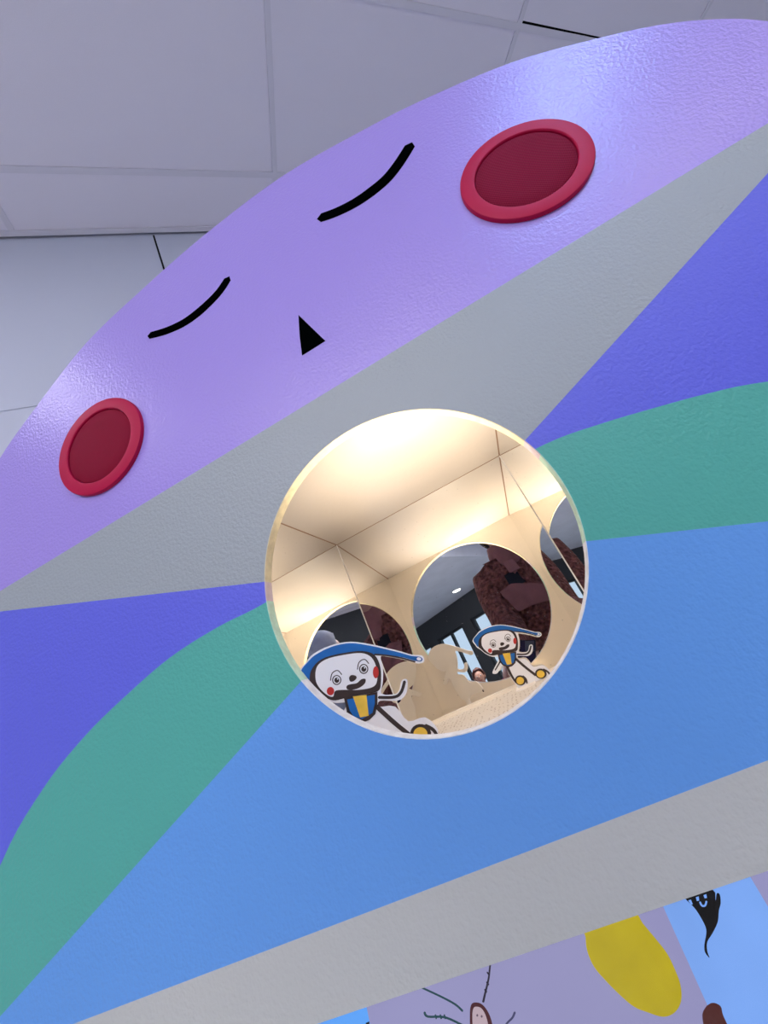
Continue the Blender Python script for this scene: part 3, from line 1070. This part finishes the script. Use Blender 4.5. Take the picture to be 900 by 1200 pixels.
def blob(name, c, rx, ry, rz, material, parent, fn=None, n=20):
    v, f = [], []
    for i in range(n + 1):
        a = math.pi * i / n
        for k in range(2 * n):
            b = math.pi * k / n
            q = Vector((math.sin(a) * math.cos(b), math.sin(a) * math.sin(b), math.cos(a)))
            if fn:
                q = fn(q)
            v.append(Vector((c[0] + q.x * rx, c[1] + q.y * ry, c[2] + q.z * rz)))
    for i in range(n):
        for k in range(2 * n):
            f.append((i * 2 * n + k, i * 2 * n + (k + 1) % (2 * n), (i + 1) * 2 * n + (k + 1) % (2 * n), (i + 1) * 2 * n + k))
    o = mesh(name, v, f, material, parent)
    o.data.shade_smooth()
    return o


def person(label, h, loc, face, top_mat, leg_mat, hair_mat, elbows=None, wrists=None, group=None, jacket=True, hands=None, tilt=0.0, hem=.86):
    """h: height; loc: (x, y) between the feet; face: unit vector the person looks along"""
    s = h / 1.75
    F = Vector((face[0], face[1], 0)).normalized()
    Rr = Vector((F.y, -F.x, 0))           # the person's right
    o0 = Vector((loc[0], loc[1], 0))

    def P(r, f, z):
        return o0 + Rr * (r * s) + F * (f * s) + Vector((0, 0, z * s))

    hipz = .93
    sh = {}
    chains = [[(P(0, 0, hipz), (.115 * s, .085 * s)), (P(0, .005, 1.10), (.10 * s, .08 * s)), (P(0, .0, 1.27), (.13 * s, .09 * s)), (P(0, -.01, 1.41), (.12 * s, .085 * s)),
               (P(0, .0, 1.49), (.055 * s, .055 * s)), (P(0, .02, 1.56), (.055 * s, .06 * s)), (P(0, .03, 1.64), (.078 * s, .095 * s)), (P(0, .025, 1.71), (.06 * s, .075 * s))]]
    legs = []
    for k in (-1, 1):
        legs.append([(P(0, 0, hipz), (.115 * s, .085 * s)), (P(k * .09, 0, .86), (.085 * s, .09 * s)), (P(k * .095, .01, .48), (.056 * s, .058 * s)), (P(k * .10, -.015, .09), (.036 * s, .04 * s)), (P(k * .11, .10, .03), (.038 * s, .028 * s))])
    arms = []
    for k in (-1, 1):
        S0 = P(k * .165, -.01, 1.395 - k * tilt)
        el = elbows[k] if elbows else P(k * .235, -.02, 1.09)
        wr = wrists[k] if wrists else P(k * .245, .07, .85)
        arms.append((k, S0, Vector(el), Vector(wr)))
    achains = []
    for k, S0, el, wr in arms:
        d = (wr - el).normalized()
        hand = wr + d * (.075 * s)
        chains_arm = [(P(0, -.01, 1.41), (.12 * s, .085 * s)), (S0, .055 * s), ((S0 + el) / 2, .046 * s), (el, .039 * s), ((el + wr) / 2, .036 * s), (wr, .025 * s), (hand, (.036 * s, .018 * s))]
        achains.append(chains_arm)
        # fingers and thumb, gently curled
        side = d.cross(Vector((0, 0, 1))).normalized()
        dn = d.cross(side).normalized()
        for fi, ln in ((-1.5, .062), (-.5, .075), (.5, .07), (1.5, .055)):
            b0 = hand + side * (fi * .018 * s) + d * (.012 * s)
            b1 = b0 + d * (ln * .55 * s) + dn * (.006 * s)
            b2 = b1 + d * (ln * .40 * s) + dn * (.026 * s)
            achains.append([(hand, (.036 * s, .018 * s)), (b0, .0095 * s), (b1, .0085 * s), (b2, .0072 * s)])
        t0 = wr + d * (.03 * s) - side * (k * .026 * s)
        achains.append([(wr, .025 * s), (t0, .012 * s), (t0 + d * (.035 * s) - side * (k * .022 * s), .0095 * s), (t0 + d * (.065 * s) - side * (k * .022 * s) + dn * (.01 * s), .008 * s)])
    base = Vector((loc[0], loc[1], 0))
    body = skin_mesh('person', chains + legs + achains, M_SKIN, None, 2, 0, base)
    tag(body, label, 'person', group)
    # clothing
    grow = .022 * s if jacket else .012 * s
    hm = (hem + 1.27) / 2
    ch = [[(P(0, .005, hem), (.168 * s, .13 * s)), (P(0, .004, hm), (.158 * s, .126 * s)), (P(0, 0, 1.27), (.17 * s, .128 * s)), (P(0, -.01, 1.41), (.13 * s, .10 * s)), (P(0, -.005, 1.485), (.078 * s, .075 * s))]]
    if hem > 1:                   # short jacket: fewer, wider-spaced sections
        ch = [[(P(0, .005, hem), (.16 * s, .13 * s)), (P(0, 0, 1.24), (.165 * s, .128 * s)), (P(0, -.01, 1.41), (.13 * s, .10 * s)), (P(0, -.005, 1.50), (.085 * s, .08 * s))]]
    for k, S0, el, wr in arms:
        ch.append([(P(0, -.01, 1.41), (.13 * s, .10 * s)), (S0, .062 * s + grow), ((S0 + el) / 2, .052 * s + grow), (el, .046 * s + grow), ((el + wr) / 2, .042 * s + grow), (wr - (wr - el).normalized() * .01, .036 * s + grow)])
    top = skin_mesh('jacket' if jacket else 'shirt', ch, top_mat, body, 3 if jacket else 2, 1)
    tr = [[(P(0, 0, 1.13), (.135 * s, .11 * s)), (P(0, 0, .91), (.148 * s, .118 * s))]]
    for k in (-1, 1):
        tr.append([(P(0, 0, .91), (.148 * s, .118 * s)), (P(k * .092, 0, .78), (.094 * s, .10 * s)), (P(k * .095, .01, .48), (.072 * s, .075 * s)), (P(k * .10, -.015, .10), (.06 * s, .065 * s))])
    skin_mesh('trousers', tr, leg_mat, body, 2, 1)
    for k in (-1, 1):
        c = P(k * .108, .06, .035)
        o = blob('shoe', (0, 0, 0), .05 * s, .135 * s, .05 * s, M_BLACKC, None, lambda q: Vector((q.x, q.y, max(q.z, -.7))))
        o.parent = body
        o.location = c - base
        o.rotation_euler.z = math.atan2(-F.x, F.y)
    # head details
    hc = P(0, .03, 1.645)

    def headblob(name, off, rx, ry, rz, mm, fn=None, n=14):
        o = blob(name, (0, 0, 0), rx * s, ry * s, rz * s, mm, None, fn, n)
        o.parent = body
        o.location = hc + Rr * (off[0] * s) + F * (off[1] * s) + Vector((0, 0, off[2] * s)) - base
        o.rotation_euler.z = math.atan2(-F.x, F.y)
        return o

    headblob('hair', (0, -.022, .022), .100, .112, .118, hair_mat, lambda q: Vector((q.x, q.y, q.z)) * (1 + .03 * math.sin(9 * q.x + 7 * q.z)) if (q.y < .35 or q.z > .62) else Vector((q.x * .8, min(q.y, .5), max(q.z, .62))), 18)
    headblob('face', (0, .030, -.012), .070, .078, .098, M_SKIN, lambda q: Vector((q.x * (1 - .22 * max(0, -q.z)), q.y, q.z)))
    headblob('nose', (0, .110, -.012), .014, .018, .022, M_SKIN, None, 8)
    headblob('mouth', (0, .099, -.052), .024, .008, .007, mat('lips', (150, 70, 65), .5), None, 8)
    for k in (-1, 1):
        headblob('eye', (k * .030, .098, .012), .012, .008, .008, mat('eye white', (230, 228, 224), .3), None, 8)
        headblob('pupil', (k * .030, .104, .012), .006, .004, .006, M_BLACK, None, 8)
        headblob('ear', (k * .080, .0, -.008), .012, .022, .032, M_SKIN, None, 8)
    return body, top, P


# the photographer, holding the phone that takes the picture at waist height
up = -DV(RC[1])
right = DV(RC[0])
fwd = DV(RC[2])
pc = CAM - up * 0.055 - right * 0.018 - fwd * 0.012          # middle of the phone
EL, ER = Vector((.02, -.84, 1.14)), Vector((.33, -.86, 1.10))
tl = pc - right * .040 - up * .022 - fwd * .010              # where the fingertips meet the phone
tr_ = pc + right * .040 - up * .030 - fwd * .010
wl = tl - (tl - EL).normalized() * .138
wr_ = tr_ - (tr_ - ER).normalized() * .138
PX, PY = 0.175, -1.0
body, jk, P = person('person in a brown curly wool jacket photographing the round window', 1.75, (PX, PY), (-.05, 1), M_BOUCLE, M_BLACKC, M_HAIR,
                     elbows={-1: EL, 1: ER}, wrists={-1: wl, 1: wr_}, tilt=.03, hem=1.04)
# smooth facings and dark shirt in the neckline, wrapped on to the jacket
def patch(name, quad, mm, off):
    n = 8
    v, f = [], []
    q = [Vector(a) for a in quad]
    for i in range(n + 1):
        for j in range(n + 1):
            a, b = i / n, j / n
            v.append(q[0] * (1 - a) * (1 - b) + q[1] * a * (1 - b) + q[2] * a * b + q[3] * (1 - a) * b)
    for i in range(n):
        for j in range(n):
            f.append((i * (n + 1) + j, (i + 1) * (n + 1) + j, (i + 1) * (n + 1) + j + 1, i * (n + 1) + j + 1))
    o = mesh(name, v, f, mm, body)
    md = o.modifiers.new('wrap', 'SHRINKWRAP')
    md.target = jk
    md.wrap_method = 'NEAREST_SURFACEPOINT'
    md.wrap_mode = 'ABOVE_SURFACE'
    md.offset = off
    o.modifiers.new('solid', 'SOLIDIFY').thickness = .004
    return o


yy = PY + .16
patch('shirt_front', [(.09, yy, 1.44), (.15, yy, 1.43), (.18, yy, 1.33), (.09, yy, 1.32)], M_BLACKC, .006)
patch('lapel', [(.11, yy, 1.52), (.18, yy, 1.50), (.20, yy, 1.41), (.15, yy, 1.38)], M_SUEDE, .010)
patch('pocket_flap', [(.08, yy, 1.36), (.27, yy, 1.28), (.25, yy, 1.21), (.10, yy, 1.23)], M_SUEDE, .010)
tube('scarf', [P(.0, -.015, 1.46), P(0, .0, 1.50), P(0, .01, 1.54), P(0, .015, 1.57)], [.105, .095, .088, .078], M_SUEDE, body, 24)
phone = tag(empty('phone', pc), 'black phone held by the person in the brown jacket', 'phone')


def ph(v):
    return pc + right * v[0] + up * v[1] - fwd * v[2]


M_PHONE = mat('black glass', (8, 8, 10), .15)
box('body', -.037, .037, -.078, .078, 0, .008, M_PHONE, phone, f=ph, bv=.003)
box('lens_plate', .006, .034, .042, .074, -.0015, 0, M_DARKFRAME, phone, f=ph)
box('display', -.034, .034, -.074, .074, .008, .0085, emis('phone screen', (90, 90, 120), .3), phone, f=ph)

# other visitors seen in the mirrors
M_GREYSH = mat('grey cotton', (0, 0, 0), .9, lum=(0.40, 0.42, 0.46), noise=.1, nscale=30, bump=.3, bscale=20, bdist=.01)
person('person in a grey top and grey knitted cap standing beside the photographer', 1.66, (.74, -1.27), (-.5, -1), M_GREYSH, M_BLACKC, M_GREYSH, jacket=False)
M_TEAL = mat('teal cotton', (0, 0, 0), .9, lum=(0.02, 0.16, 0.22))
M_PLUM = mat('plum cotton', (0, 0, 0), .9, lum=(0.14, 0.02, 0.06))
person('child in a teal top standing far behind the photographer', 1.26, (-.62, -3.7), (.1, 1), M_TEAL, M_BLACKC, mat('chestnut hair', (0, 0, 0), .7, lum=(.10, .03, .02)), jacket=False, group='children in the hall')
person('child in a plum top standing far behind the photographer', 1.30, (-.30, -3.9), (.2, 1), M_PLUM, M_BLACKC, M_HAIR, jacket=False, group='children in the hall')

# downlight in the soffit, seen in the back mirror
nbk = np.array([-YB, -TB, 1.0])
nbk /= np.linalg.norm(nbk)
dbk = nbk[2] * DB
d = ray((535, 692))
hp = CAMP + d * ((dbk - nbk @ CAMP) / (nbk @ d))
dr = d - 2 * (d @ nbk) * nbk
hw, dw = W(hp), DV(dr)
zs = ZC - .28
pt = hw + dw * ((zs - hw.z) / dw.z)
rel = pt - Vector((CAM.x, CAM.y, 0))
print('downlight room pos', rel.dot(E1), rel.dot(E2))
downlight(rel.dot(E1), rel.dot(E2), zs, 0.09, 'round downlight in the dark grey soffit', mat('lit soffit lamp', (255, 255, 255), .5, emit=(255, 252, 240), estr=12))
